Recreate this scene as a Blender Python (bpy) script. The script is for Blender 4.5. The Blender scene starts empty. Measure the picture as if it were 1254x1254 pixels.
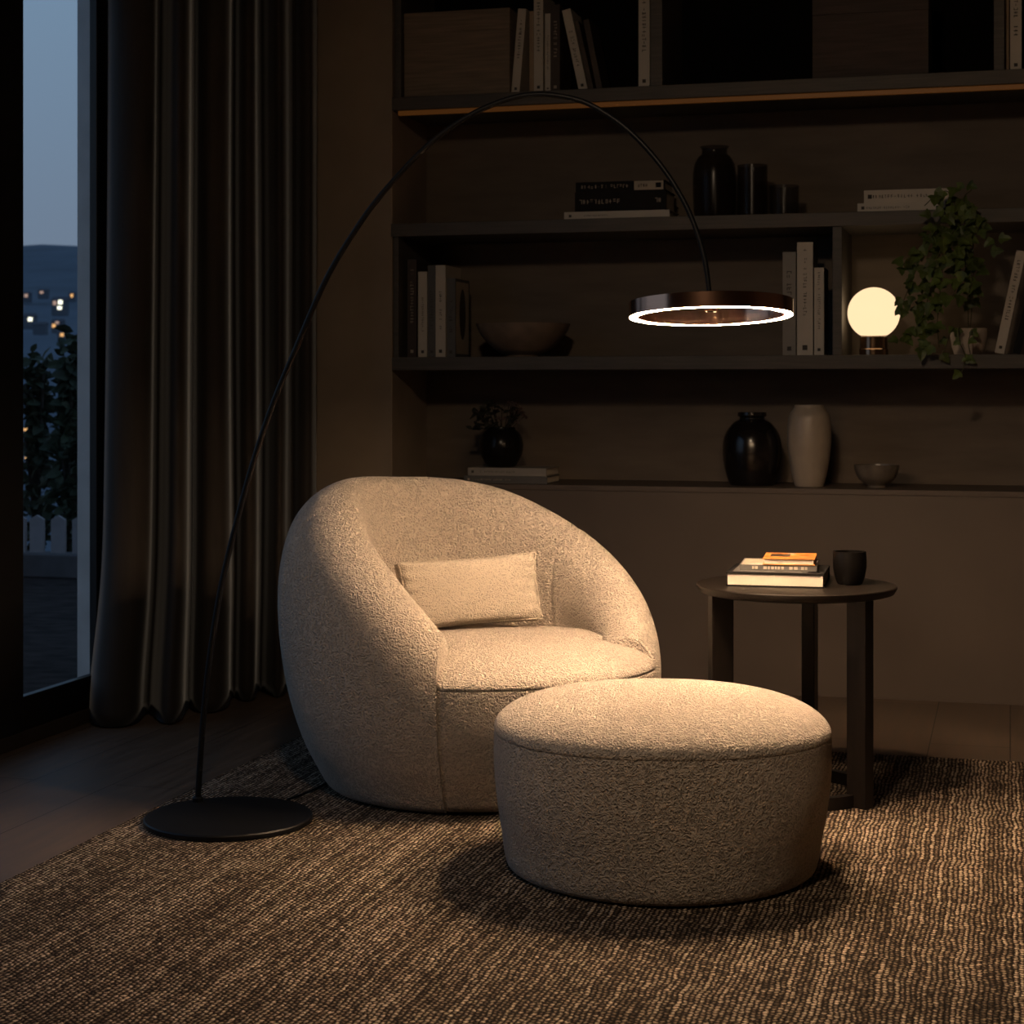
import bpy, bmesh, math, random
from math import sin, cos, pi, radians, sqrt
from mathutils import Vector, Matrix

S = bpy.context.scene
COL = S.collection

# ------------------------------------------------------------------ camera
F, HZ, EYE, YAW = 2200.0, 475.0, 1.10, radians(15.5)
cd = bpy.data.cameras.new('camera')
cam = bpy.data.objects.new('camera', cd)
COL.objects.link(cam)
cam.location = (0, 0, EYE)
cam.rotation_euler = (pi/2, 0, YAW)
cd.sensor_width = 36.0
cd.lens = 36.0*F/1254.0
cd.shift_y = -(627.0-HZ)/1254.0
cd.clip_start, cd.clip_end = 0.05, 5000
S.camera = cam
cd.dof.use_dof = True
cd.dof.focus_distance = 4.2
cd.dof.aperture_fstop = 9.0

# ------------------------------------------------------------------ world: dusk sky
W = bpy.data.worlds.new('dusk_sky'); S.world = W
W.use_nodes = True
wn = W.node_tree.nodes; wl = W.node_tree.links
wn.clear()
wo = wn.new('ShaderNodeOutputWorld'); wb = wn.new('ShaderNodeBackground')
wt = wn.new('ShaderNodeTexCoord'); ws = wn.new('ShaderNodeSeparateXYZ'); wr = wn.new('ShaderNodeValToRGB')
wl.new(wt.outputs['Generated'], ws.inputs[0]); wl.new(ws.outputs['Z'], wr.inputs[0])
cr = wr.color_ramp
cr.elements[0].position = 0.0; cr.elements[0].color = (0.185, 0.215, 0.285, 1)
cr.elements[1].position = 0.22; cr.elements[1].color = (0.205, 0.30, 0.425, 1)
e = cr.elements.new(0.6); e.color = (0.12, 0.21, 0.36, 1)
wl.new(wr.outputs[0], wb.inputs[0]); wb.inputs[1].default_value = 1.0
wl.new(wb.outputs[0], wo.inputs[0])

# ------------------------------------------------------------------ ceiling lamp light + exposure
def area(name, loc, aim, size, power, color, shape='DISK', spread=180):
    l = bpy.data.lights.new(name, 'AREA'); l.shape = shape; l.size = size
    l.energy = power; l.color = color; l.spread = radians(spread)
    o = bpy.data.objects.new(name, l); COL.objects.link(o); o.location = loc
    o.rotation_euler = (Vector(aim)-Vector(loc)).to_track_quat('-Z', 'Y').to_euler()
    return o
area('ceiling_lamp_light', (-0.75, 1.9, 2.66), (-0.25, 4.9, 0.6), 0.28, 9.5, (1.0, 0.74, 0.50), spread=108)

S.view_settings.view_transform = 'Standard'
S.view_settings.look = 'None'
S.view_settings.exposure = 0.0
S.view_settings.gamma = 1.0
S.view_settings.use_curve_mapping = False
S.cycles.use_denoising = True
S.cycles.max_bounces = 8
S.cycles.diffuse_bounces = 4
S.cycles.glossy_bounces = 4
S.cycles.transmission_bounces = 6
S.cycles.transparent_max_bounces = 8
S.cycles.caustics_reflective = False
S.cycles.caustics_refractive = False
S.cycles.sample_clamp_indirect = 4.0

RING_STRENGTH = 465.0
WARM = (1.0, 0.665, 0.40)

# ------------------------------------------------------------------ pixel <-> place helpers
FWD = Vector((-sin(YAW), cos(YAW), 0)); RGT = Vector((cos(YAW), sin(YAW), 0)); UP = Vector((0, 0, 1))
ORG = Vector((0, 0, EYE))
def ray(x, y): return FWD + RGT*((x-627.0)/F) + UP*((HZ-y)/F)
def at_d(x, y, d): return ORG + ray(x, y)*d
def at_y(x, y, Y): r = ray(x, y); return ORG + r*(Y/r.y)
def at_z(x, y, z): r = ray(x, y); return ORG + r*((z-EYE)/r.z)
def pix_m(p): return F/((Vector(p)-ORG).dot(FWD))     # pixels per metre at p

# ------------------------------------------------------------------ materials
MATS = {}
def nmat(name):
    m = bpy.data.materials.new(name); m.use_nodes = True
    nt = m.node_tree
    b = nt.nodes['Principled BSDF']
    return m, nt, b
def N(nt, t, **kw):
    n = nt.nodes.new(t)
    for k, v in kw.items(): setattr(n, k, v)
    return n
def math_n(nt, op, a, b=None, c=None, clamp=False):
    n = nt.nodes.new('ShaderNodeMath'); n.operation = op; n.use_clamp = clamp
    for i, v in enumerate((a, b, c)):
        if v is None: continue
        if isinstance(v, (int, float)): n.inputs[i].default_value = v
        else: nt.links.new(v, n.inputs[i])
    return n.outputs[0]
def ramp(nt, fac, stops):
    r = nt.nodes.new('ShaderNodeValToRGB')
    el = r.color_ramp.elements
    while len(el) > len(stops): el.remove(el[-1])
    while len(el) < len(stops): el.new(0.5)
    for e, (p, c) in zip(el, stops): e.position = p; e.color = (*c, 1)
    nt.links.new(fac, r.inputs[0]); return r.outputs[0]
def objco(nt): return nt.nodes.new('ShaderNodeTexCoord').outputs['Object']
def mapped(nt, co, scale=(1, 1, 1), loc=(0, 0, 0)):
    m = nt.nodes.new('ShaderNodeMapping'); m.inputs['Scale'].default_value = scale; m.inputs['Location'].default_value = loc
    nt.links.new(co, m.inputs[0]); return m.outputs[0]
def noise(nt, co, scale, detail=2, rough=0.5):
    n = nt.nodes.new('ShaderNodeTexNoise'); n.inputs['Scale'].default_value = scale
    n.inputs['Detail'].default_value = detail; n.inputs['Roughness'].default_value = rough
    nt.links.new(co, n.inputs['Vector']); return n.outputs['Fac']
def bump(nt, b, h, strength, dist):
    n = nt.nodes.new('ShaderNodeBump'); n.inputs['Strength'].default_value = strength; n.inputs['Distance'].default_value = dist
    nt.links.new(h, n.inputs['Height']); nt.links.new(n.outputs[0], b.inputs['Normal'])

def simple(name, color, rough=0.6, metal=0.0, var=0.12, vscale=8.0, stretch=(1, 1, 1), bumps=0.0, bscale=200.0, sheen=0.0, coat=0.0, spec=0.5):
    if name in MATS: return MATS[name]
    m, nt, b = nmat(name)
    co = mapped(nt, objco(nt), stretch)
    f = noise(nt, co, vscale, 4)
    lo = tuple(c*(1-var) for c in color); hi = tuple(min(1, c*(1+var)) for c in color)
    nt.links.new(ramp(nt, f, [(0.3, lo), (0.7, hi)]), b.inputs['Base Color'])
    b.inputs['Roughness'].default_value = rough; b.inputs['Metallic'].default_value = metal
    b.inputs['Specular IOR Level'].default_value = spec
    if sheen: b.inputs['Sheen Weight'].default_value = sheen; b.inputs['Sheen Roughness'].default_value = 0.3; b.inputs['Sheen Tint'].default_value = (0.8, 0.85, 0.9, 1)
    if coat: b.inputs['Coat Weight'].default_value = coat
    if bumps: bump(nt, b, noise(nt, co, bscale, 2), bumps, 0.002)
    MATS[name] = m; return m
def emis(name, color, strength):
    if name in MATS: return MATS[name]
    m, nt, b = nmat(name)
    b.inputs['Base Color'].default_value = (*[c*0.08 for c in color], 1)
    b.inputs['Emission Color'].default_value = (*color, 1); b.inputs['Emission Strength'].default_value = strength
    b.inputs['Roughness'].default_value = 0.5
    MATS[name] = m; return m

def boucle_mat(name, color, scale=96.0, depth=0.0050):
    m, nt, b = nmat(name)
    co = objco(nt)
    n1 = noise(nt, co, scale, 0.6); n2 = noise(nt, mapped(nt, co, (1, 1, 1), (7.3, 2.1, 4.7)), scale*1.3, 0.6)
    def worm(n): return math_n(nt, 'SUBTRACT', 1.0, math_n(nt, 'MULTIPLY', math_n(nt, 'ABSOLUTE', math_n(nt, 'SUBTRACT', n, 0.5)), 9.0), clamp=True)
    h = math_n(nt, 'MAXIMUM', worm(n1), worm(n2))
    h = math_n(nt, 'POWER', h, 0.6)
    fine = noise(nt, co, 420.0, 2)
    hh = math_n(nt, 'ADD', h, math_n(nt, 'MULTIPLY', fine, 0.25))
    big = noise(nt, co, 3.5, 2)
    c = ramp(nt, hh, [(0.0, tuple(x*0.80 for x in color)), (0.75, color), (1.0, tuple(min(1, x*1.10) for x in color))])
    mx = N(nt, 'ShaderNodeMix', data_type='RGBA', blend_type='MULTIPLY'); mx.inputs[0].default_value = 1.0
    nt.links.new(c, mx.inputs[6]); nt.links.new(ramp(nt, big, [(0.3, (0.92, 0.92, 0.92)), (0.7, (1, 1, 1))]), mx.inputs[7])
    nt.links.new(mx.outputs[2], b.inputs['Base Color'])
    b.inputs['Roughness'].default_value = 0.95; b.inputs['Specular IOR Level'].default_value = 0.15
    b.inputs['Sheen Weight'].default_value = 0.15
    bump(nt, b, hh, 1.0, depth)
    return m

def rug_mat():
    m, nt, b = nmat('woven_jute')
    co = objco(nt)
    wob = nt.nodes.new('ShaderNodeTexNoise'); wob.inputs['Scale'].default_value = 9.0; wob.inputs['Detail'].default_value = 3
    nt.links.new(co, wob.inputs['Vector'])
    off = N(nt, 'ShaderNodeVectorMath', operation='MULTIPLY_ADD'); off.inputs[1].default_value = (0.022, 0.022, 0.0); nt.links.new(wob.outputs['Color'], off.inputs[0]); nt.links.new(co, off.inputs[2])
    wob2 = nt.nodes.new('ShaderNodeTexNoise'); wob2.inputs['Scale'].default_value = 120.0; wob2.inputs['Detail'].default_value = 1
    nt.links.new(co, wob2.inputs['Vector'])
    off2 = N(nt, 'ShaderNodeVectorMath', operation='MULTIPLY_ADD'); off2.inputs[1].default_value = (0.009, 0.011, 0.0); nt.links.new(wob2.outputs['Color'], off2.inputs[0]); nt.links.new(off.outputs[0], off2.inputs[2])
    sp = N(nt, 'ShaderNodeSeparateXYZ'); nt.links.new(off2.outputs[0], sp.inputs[0])
    r = math_n(nt, 'DIVIDE', sp.outputs['X'], 0.0105)
    ri = math_n(nt, 'FLOOR', r)
    q = math_n(nt, 'ADD', math_n(nt, 'DIVIDE', sp.outputs['Y'], 0.0135), math_n(nt, 'MULTIPLY', ri, 0.5))
    qi = math_n(nt, 'FLOOR', q)
    sx = math_n(nt, 'ABSOLUTE', math_n(nt, 'SINE', math_n(nt, 'MULTIPLY', r, pi)))
    sy = math_n(nt, 'ABSOLUTE', math_n(nt, 'SINE', math_n(nt, 'MULTIPLY', q, pi)))
    h = math_n(nt, 'MULTIPLY', math_n(nt, 'POWER', sx, 1.0), math_n(nt, 'ADD', math_n(nt, 'MULTIPLY', math_n(nt, 'POWER', sy, 0.9), 0.92), 0.12))
    cv = N(nt, 'ShaderNodeCombineXYZ'); nt.links.new(ri, cv.inputs[0]); nt.links.new(qi, cv.inputs[1])
    wn_ = N(nt, 'ShaderNodeTexWhiteNoise'); nt.links.new(cv.outputs[0], wn_.inputs['Vector'])
    wr_ = N(nt, 'ShaderNodeTexWhiteNoise', noise_dimensions='1D'); nt.links.new(ri, wr_.inputs['W'])
    h_row = math_n(nt, 'ADD', math_n(nt, 'MULTIPLY', wr_.outputs['Value'], 0.55), 0.72)
    streak = noise(nt, mapped(nt, off.outputs[0], (55, 2.5, 1)), 1.0, 3)
    blot = noise(nt, co, 6.0, 3)
    t = math_n(nt, 'MULTIPLY', h, math_n(nt, 'ADD', math_n(nt, 'MULTIPLY', wn_.outputs['Value'], 0.55), 0.42))
    t = math_n(nt, 'MULTIPLY', t, math_n(nt, 'ADD', math_n(nt, 'MULTIPLY', streak, 1.0), 0.45))
    t = math_n(nt, 'MULTIPLY', t, math_n(nt, 'ADD', math_n(nt, 'MULTIPLY', blot, 0.7), 0.65))
    t = math_n(nt, 'MULTIPLY', t, h_row)
    c = ramp(nt, t, [(0.06, (0.018, 0.012, 0.008)), (0.28, (0.095, 0.066, 0.044)), (0.55, (0.40, 0.30, 0.21)), (0.9, (0.72, 0.58, 0.43))])
    nt.links.new(c, b.inputs['Base Color'])
    b.inputs['Roughness'].default_value = 0.92; b.inputs['Specular IOR Level'].default_value = 0.15
    bump(nt, b, h, 1.0, 0.006)
    return m

def floor_mat():
    m, nt, b = nmat('dark_oak_planks')
    co = objco(nt)
    mpn = nt.nodes.new('ShaderNodeMapping'); mpn.inputs['Rotation'].default_value = (0, 0, pi/2); nt.links.new(co, mpn.inputs[0]); co = mpn.outputs[0]
    br = N(nt, 'ShaderNodeTexBrick'); br.offset = 0.37
    nt.links.new(co, br.inputs['Vector'])
    br.inputs['Color1'].default_value = (0.16, 0.115, 0.082, 1); br.inputs['Color2'].default_value = (0.125, 0.09, 0.064, 1)
    br.inputs['Mortar'].default_value = (0.012, 0.008, 0.006, 1)
    br.inputs['Scale'].default_value = 1.0; br.inputs['Mortar Size'].default_value = 0.0016
    br.inputs['Brick Width'].default_value = 1.9; br.inputs['Row Height'].default_value = 0.24
    g = noise(nt, mapped(nt, co, (3, 38, 1)), 1.0, 6, 0.65)
    mx = N(nt, 'ShaderNodeMix', data_type='RGBA', blend_type='MULTIPLY'); mx.inputs[0].default_value = 1
    nt.links.new(br.outputs['Color'], mx.inputs[6]); nt.links.new(ramp(nt, g, [(0.3, (0.6, 0.6, 0.6)), (0.7, (1.15, 1.15, 1.15))]), mx.inputs[7])
    nt.links.new(mx.outputs[2], b.inputs['Base Color'])
    nt.links.new(ramp(nt, g, [(0.2, (0.42, 0.42, 0.42)), (0.8, (0.6, 0.6, 0.6))]), b.inputs['Roughness'])
    b.inputs['Specular IOR Level'].default_value = 0.25
    bump(nt, b, g, 0.25, 0.002)
    return m

def glass_mat():
    m = bpy.data.materials.new('window_glass'); m.use_nodes = True
    nt = m.node_tree; nt.nodes.clear()
    o = N(nt, 'ShaderNodeOutputMaterial'); mx = N(nt, 'ShaderNodeMixShader'); t = N(nt, 'ShaderNodeBsdfTransparent'); g = N(nt, 'ShaderNodeBsdfGlossy'); fr = N(nt, 'ShaderNodeLayerWeight')
    t.inputs[0].default_value = (0.93, 0.96, 0.97, 1); g.inputs['Roughness'].default_value = 0.02
    fac = math_n(nt, 'ADD', math_n(nt, 'MULTIPLY', math_n(nt, 'POWER', fr.outputs['Facing'], 5.0), 0.6), 0.03)
    nt.links.new(fac, mx.inputs[0]); nt.links.new(t.outputs[0], mx.inputs[1]); nt.links.new(g.outputs[0], mx.inputs[2]); nt.links.new(mx.outputs[0], o.inputs[0])
    return m
def smoked_glass(name, color, alpha=0.55):
    m, nt, b = nmat(name)
    co = objco(nt)
    nt.links.new(ramp(nt, noise(nt, co, 12.0, 2), [(0.3, tuple(c*0.8 for c in color)), (0.7, color)]), b.inputs['Base Color'])
    b.inputs['Roughness'].default_value = 0.22; b.inputs['Specular IOR Level'].default_value = 0.3; b.inputs['IOR'].default_value = 1.45
    b.inputs['Alpha'].default_value = alpha
    return m

M = {}
M['wall'] = simple('plaster', (0.30, 0.235, 0.175), 0.9, var=0.10, vscale=5, bumps=0.15, bscale=90)
M['ceiling'] = simple('ceiling_paint', (0.35, 0.30, 0.25), 0.9)
M['floor'] = floor_mat()
M['rug'] = rug_mat()
M['boucle'] = boucle_mat('cream_boucle', (0.64, 0.545, 0.455))
M['pillow'] = boucle_mat('pillow_boucle', (0.64, 0.55, 0.45), 140.0, 0.0020)
M['shelf'] = simple('dark_stained_wood', (0.078, 0.067, 0.056), 0.55, var=0.2, vscale=3, stretch=(2, 20, 40), bumps=0.1)
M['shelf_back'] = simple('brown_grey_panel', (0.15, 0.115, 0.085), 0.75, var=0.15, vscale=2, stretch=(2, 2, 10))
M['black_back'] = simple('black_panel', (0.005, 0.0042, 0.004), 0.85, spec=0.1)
M['cabinet'] = simple('taupe_lacquer', (0.108, 0.080, 0.062), 0.55, var=0.08, vscale=3, bumps=0.05)
M['frame'] = simple('black_aluminium', (0.008, 0.008, 0.009), 0.4, var=0.1)
M['black_metal'] = simple('black_powder_coat', (0.005, 0.0055, 0.007), 0.45, var=0.1, spec=0.22)
M['copper'] = simple('polished_copper', (0.66, 0.37, 0.25), 0.17, metal=1.0, var=0.05)
M['curtain'] = simple('brown_velvet', (0.034, 0.027, 0.022), 0.85, var=0.15, vscale=30, stretch=(1, 1, 0.1), sheen=0.65, bumps=0.1, bscale=300)
M['table'] = simple('espresso_wood', (0.010, 0.0072, 0.0056), 0.42, var=0.25, vscale=4, stretch=(3, 30, 3), spec=0.3)
M['white_paper'] = simple('page_paper', (0.62, 0.55, 0.45), 0.9, var=0.06, vscale=4, stretch=(200, 1, 1))
M['ink'] = simple('dark_ink', (0.05, 0.042, 0.035), 0.7)
M['pale_ink'] = simple('pale_ink', (0.42, 0.36, 0.28), 0.7)
M['window_glass'] = glass_mat()
M['white_render'] = simple('white_render', (0.62, 0.64, 0.66), 0.9)

# ------------------------------------------------------------------ mesh helpers
class MB:
    """collects faces, then links them as ONE mesh object"""
    def __init__(s): s.v = []; s.f = []; s.mi = []
    def add(s, vs, fs, mi=0, mtx=None):
        o = len(s.v)
        s.v += [tuple(mtx @ Vector(v)) if mtx else tuple(v) for v in vs]
        s.f += [tuple(i+o for i in f) for f in fs]; s.mi += [mi]*len(fs)
        return s
    def box(s, a, b, mi=0, mtx=None):
        x0, y0, z0 = a; x1, y1, z1 = b
        vs = [(x0, y0, z0), (x1, y0, z0), (x1, y1, z0), (x0, y1, z0), (x0, y0, z1), (x1, y0, z1), (x1, y1, z1), (x0, y1, z1)]
        return s.add(vs, [(0, 3, 2, 1), (4, 5, 6, 7), (0, 1, 5, 4), (1, 2, 6, 5), (2, 3, 7, 6), (3, 0, 4, 7)], mi, mtx)
    def lathe(s, prof, n=48, mi=0, mtx=None, cap0=True, cap1=True):
        vs = []; fs = []
        for r, z in prof:
            for k in range(n):
                a = 2*pi*k/n; vs.append((r*cos(a), r*sin(a), z))
        for i in range(len(prof)-1):
            for k in range(n):
                k2 = (k+1) % n
                fs.append((i*n+k, i*n+k2, (i+1)*n+k2, (i+1)*n+k))
        if cap0: fs.append(tuple(reversed(range(n))))
        if cap1: fs.append(tuple((len(prof)-1)*n+k for k in range(n)))
        return s.add(vs, fs, mi, mtx)
    def tube(s, pts, rad, n=10, mi=0):
        pts = [Vector(p) for p in pts]; m = len(pts)
        rads = rad if isinstance(rad, (list, tuple)) else [rad]*m
        ref = Vector((0.31, 0.17, 0.93)); vs = []; fs = []; nrm = None
        for i, p in enumerate(pts):
            t = (pts[min(i+1, m-1)]-pts[max(i-1, 0)]).normalized()
            if nrm is None:
                nrm = t.cross(ref)
                if nrm.length < 1e-4: nrm = t.cross(Vector((1, 0, 0)))
                nrm.normalize()
            nrm = (nrm - t*nrm.dot(t)).normalized(); bn = t.cross(nrm)
            for k in range(n):
                a = 2*pi*k/n; vs.append(tuple(p + (nrm*cos(a)+bn*sin(a))*rads[i]))
        for i in range(m-1):
            for k in range(n):
                k2 = (k+1) % n; fs.append((i*n+k, i*n+k2, (i+1)*n+k2, (i+1)*n+k))
        fs.append(tuple(reversed(range(n)))); fs.append(tuple((m-1)*n+k for k in range(n)))
        return s.add(vs, fs, mi)
    def build(s, name, mats, parent=None, smooth=False, loc=None, bevel=0.0, seg=2, angle=None, subd=0):
        me = bpy.data.meshes.new(name)
        me.from_pydata(s.v, [], s.f)
        mats = mats if isinstance(mats, (list, tuple)) else [mats]
        for m in mats: me.materials.append(m)
        me.polygons.foreach_set('material_index', s.mi)
        bm = bmesh.new(); bm.from_mesh(me); bmesh.ops.recalc_face_normals(bm, faces=bm.faces); bm.to_mesh(me); bm.free()
        if smooth:
            me.polygons.foreach_set('use_smooth', [True]*len(me.polygons))
            if angle: me.set_sharp_from_angle(angle=radians(angle))
        me.update()
        o = bpy.data.objects.new(name, me); COL.objects.link(o)
        if parent is not None: o.parent = parent
        if loc is not None: o.location = loc
        if bevel:
            md = o.modifiers.new('bevel', 'BEVEL'); md.width = bevel; md.segments = seg; md.limit_method = 'ANGLE'; md.angle_limit = radians(40)
        if subd:
            md = o.modifiers.new('subdivision', 'SUBSURF'); md.levels = subd; md.render_levels = subd
        return o

def tag(o, label=None, cat=None, group=None, kind=None):
    if label: o['label'] = label
    if cat: o['category'] = cat
    if group: o['group'] = group
    if kind: o['kind'] = kind
    return o
def thing(name, label, cat, loc=(0, 0, 0), rot=(0, 0, 0), group=None):
    o = bpy.data.objects.new(name, None); COL.objects.link(o)
    o.empty_display_size = 0.1; o.location = loc; o.rotation_euler = rot
    return tag(o, label, cat, group)
def struct(o): o['kind'] = 'structure'; return o

def catmull(pts, sub):
    pts = [Vector(p) for p in pts]; out = []
    n = len(pts)
    for i in range(n-1):
        p0 = pts[i-1] if i > 0 else pts[0]*2-pts[1]
        p1, p2 = pts[i], pts[i+1]
        p3 = pts[i+2] if i+2 < n else pts[-1]*2-pts[-2]
        for k in range(sub):
            t = k/sub
            out.append(0.5*((2*p1)+(p2-p0)*t+(2*p0-5*p1+4*p2-p3)*t*t+(3*p1-p0-3*p2+p3)*t**3))
    out.append(pts[-1]); return out
def smooth01(t): t = max(0, min(1, t)); return t*t*(3-2*t)
def lerp(a, b, t): return a+(b-a)*t

# ================================================================== THE ROOM
XL, XR, YB, YF, HC = -2.92, 2.3, 6.89, -1.6, 2.72       # left wall, right wall, niche back, front wall, ceiling
YC = 6.47                                               # front plane of the bookcase
mb = MB().box((XL-0.1, YF, -0.12), (XR, YB+0.15, 0.0)); struct(mb.build('floor', M['floor']))
mb = MB().box((XL-0.1, YF, HC), (XR, YB+0.15, HC+0.1)); struct(mb.build('ceiling', M['ceiling']))
mb = MB().box((XL-0.1, YB+0.03, 0), (XR, YB+0.15, HC)); struct(mb.build('wall_back', M['wall']))
mb = MB().box((XR, YF, 0), (XR+0.1, YB+0.15, HC)); struct(mb.build('wall_right', M['wall']))
mb = MB().box((XL-0.1, YF-0.1, 0), (XR+0.1, YF, HC)); struct(mb.build('wall_front', M['wall']))
WY0, WY1, WZ1 = 2.55, 5.47, 2.55                         # window opening
mb = MB()
mb.box((XL-0.08, YF, 0), (XL, WY0, HC)); mb.box((XL-0.08, WY1, 0), (XL, YB+0.03, HC)); mb.box((XL-0.08, WY0, WZ1), (XL, WY1, HC))
struct(mb.build('wall_left', M['wall']))
XN = -2.268                                             # left end of the niche
mb = MB().box((XL, YC, 0), (XN, YB+0.03, HC)); struct(mb.build('wall_pilaster', M['wall'], bevel=0.004))

# window: frame, stiles, pane
win = bpy.data.objects.new('window_1', None); COL.objects.link(win); struct(win)
fx0, fx1 = -2.953, -2.925
mb = MB()
mb.box((fx0, 5.385, 0.045), (fx1, WY1, WZ1))            # right stile
mb.box((fx0, WY0, 0.045), (fx1, WY0+0.09, WZ1))         # left stile
mb.box((fx0, WY0, 0.045), (fx1, WY1, 0.150))            # bottom rail
mb.box((fx0, WY0, WZ1-0.09), (fx1, WY1, WZ1))           # top rail
mb.box((fx0, 4.755, 0.045), (fx1+0.006, 4.915, WZ1))    # meeting stile
struct(mb.build('window_frame', M['frame'], win, bevel=0.003))
mb = MB().box((-2.944, WY0+0.09, 0.15), (-2.940, 5.385, WZ1-0.09))
struct(mb.build('window_pane', M['window_glass'], win))
mb = MB().box((XL-0.075, WY0, 0.0), (XL+0.003, WY1, 0.045))
struct(mb.build('window_sill', simple('threshold_wood', (0.05, 0.036, 0.027), 0.6), win, bevel=0.003))
mb = MB().box((-3.000, 5.39, 0.0), (-2.9535, 5.62, 2.9))
struct(mb.build('trim_1', M['white_render']))

# ================================================================== OUTSIDE
mb = MB().box((-14, -4, -0.16), (-3.0, 10.9, -0.03))
struct(mb.build('terrace_floor', simple('terrace_paving', (0.036, 0.026, 0.023), 0.95, spec=0.05, var=0.45, vscale=9, stretch=(1, 1.4, 1), bumps=0.5, bscale=14)))
mb = MB().box((-14, 9.55, -0.03), (-3.3, 9.75, 0.11))
tag(mb.build('planter_kerb', simple('pale_stone', (0.10, 0.085, 0.085), 0.9, var=0.2), bevel=0.01), 'low pale stone kerb edging the dark terrace outside the window', 'kerb')
pale = simple('weathered_picket', (0.30, 0.26, 0.26), 0.85, var=0.15)
for i, xp in enumerate((28, 50, 76, 102)):
    p = at_y(xp, 640, 9.70)
    mb = MB().box((-0.045, -0.012, 0), (0.045, 0.012, 0.20)); mb.add([(-0.045, -0.012, 0.20), (0.045, -0.012, 0.20), (0.045, 0.012, 0.20), (-0.045, 0.012, 0.20), (0, -0.012, 0.225), (0, 0.012, 0.225)], [(0, 1, 4), (3, 5, 2), (0, 4, 5, 3), (1, 2, 5, 4)])
    tag(mb.build('fence_picket', pale, loc=(p.x, 9.66, 0.11)), 'short pale picket standing on the stone kerb below the dark shrubs', 'picket', 'pickets along the terrace kerb')

def leaf_mesh(mb, c, size, nrm, tang, mi=0, lobed=True, rnd=random):
    nrm = nrm.normalized(); tang = (tang-nrm*tang.dot(nrm)).normalized(); bi = nrm.cross(tang)
    if lobed: out = [(0, 0.0), (0.30, 0.10), (0.50, 0.32), (0.27, 0.48), (0.22, 0.72), (0, 1.0), (-0.22, 0.72), (-0.27, 0.48), (-0.50, 0.32), (-0.30, 0.10)]
    else: out = [(0, 0), (0.22, 0.2), (0.30, 0.48), (0.17, 0.78), (0, 1), (-0.17, 0.78), (-0.30, 0.48), (-0.22, 0.2)]
    vs = [c + bi*(x*size)+tang*(y*size)+nrm*(size*(0.22*abs(x)-0.18*(y-0.3)**2)) for x, y in out]
    mid = c + tang*(0.42*size)
    vs.append(mid); k = len(out)
    mb.add(vs, [(i, (i+1) % k, k) for i in range(k)], mi)

leafdark = simple('shrub_leaf', (0.030, 0.040, 0.018), 0.7, var=0.5, vscale=6)
barkm = simple('bark', (0.03, 0.022, 0.016), 0.9)
def shrub(px, ytop, Y, wpx, seed, label, n=520):
    rnd = random.Random(seed)
    base = at_y(px, 600, Y); base.z = -0.05
    top = at_y(px, ytop, Y).z
    hw = wpx/2/pix_m(base)
    t = thing('shrub', label, 'shrub', base)
    H = top-base.z
    st = MB(); fo = MB()
    for k in range(9):
        a = rnd.uniform(0, 2*pi); rr = rnd.uniform(0.1, 0.8)*hw; hh = H*rnd.uniform(0.55, 0.93)
        tip = Vector((rr*cos(a), rr*sin(a)*0.7, hh))
        mid = Vector((tip.x*0.35, tip.y*0.35, hh*0.5))
        st.tube(catmull([Vector((0.02*cos(a), 0.02*sin(a), 0)), mid, tip], 6), 0.012, 6)
    for k in range(n):
        z = H*(rnd.random()**0.75)*rnd.uniform(0.86, 1.0)+0.02
        w = hw*(1.0-0.35*(z/H)**3)*(0.75+0.35*sin(z*7+seed))
        a = rnd.uniform(0, 2*pi); r = w*sqrt(rnd.random())
        c = Vector((r*cos(a), r*sin(a)*0.8, z))
        leaf_mesh(fo, c, rnd.uniform(0.07, 0.13), Vector((rnd.uniform(-1, 1), rnd.uniform(-1, 1), rnd.uniform(0.1, 1.0))), Vector((rnd.uniform(-1, 1), rnd.uniform(-1, 1), rnd.uniform(-0.8, 0.6))), lobed=False)
    st.build('stem', barkm, t, smooth=True)
    fo.build('foliage', leafdark, t)
shrub(86, 408, 10.3, 48, 3, 'taller dark shrub beside the pale window jamb, behind the pickets', 620)
shrub(44, 432, 10.75, 44, 5, 'lower dark shrub beside the black window frame, behind the pickets', 430)
shrub(0, 418, 10.15, 34, 8, 'dark shrub mostly hidden behind the black window frame', 300)

# valley and the far wooded ridge
rnd = random.Random(11)
hb = MB()
NA, ND = 72, 26
dists = [12+ (900-12)*(i/(ND-1))**2.0 for i in range(ND)]
def ground_z(d, a):
    y = [(12, -1.2), (40, -9), (90, -14), (170, -10), (300, 7), (430, 20), (560, 38), (720, 59.5), (900, 40)]
    for (d0, z0), (d1, z1) in zip(y, y[1:]):
        if d <= d1:
            z = lerp(z0, z1, (d-d0)/(d1-d0)); break
    else: z = 40
    if d > 500: z += 3.0*sin(a*9+1.0)+1.6*sin(a*31)+0.9*sin(a*83+d)
    return z
vs, fs = [], []
for i, d in enumerate(dists):
    for k in range(NA+1):
        a = radians(lerp(12, 88, k/NA))            # angle from +Y towards -X
        vs.append((-sin(a)*d-3.0, cos(a)*d+9.0*0+0.0, ground_z(d, a)))
for i in range(ND-1):
    for k in range(NA):
        q = i*(NA+1)+k; fs.append((q, q+1, q+NA+2, q+NA+1))
hb.add(vs, fs)
struct(hb.build('hills', simple('wooded_hill_hazed', (0.080, 0.105, 0.140), 0.95, var=0.25, vscale=0.03), smooth=True))  # dusk haze over the woods is painted into the bluish base colour

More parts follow.
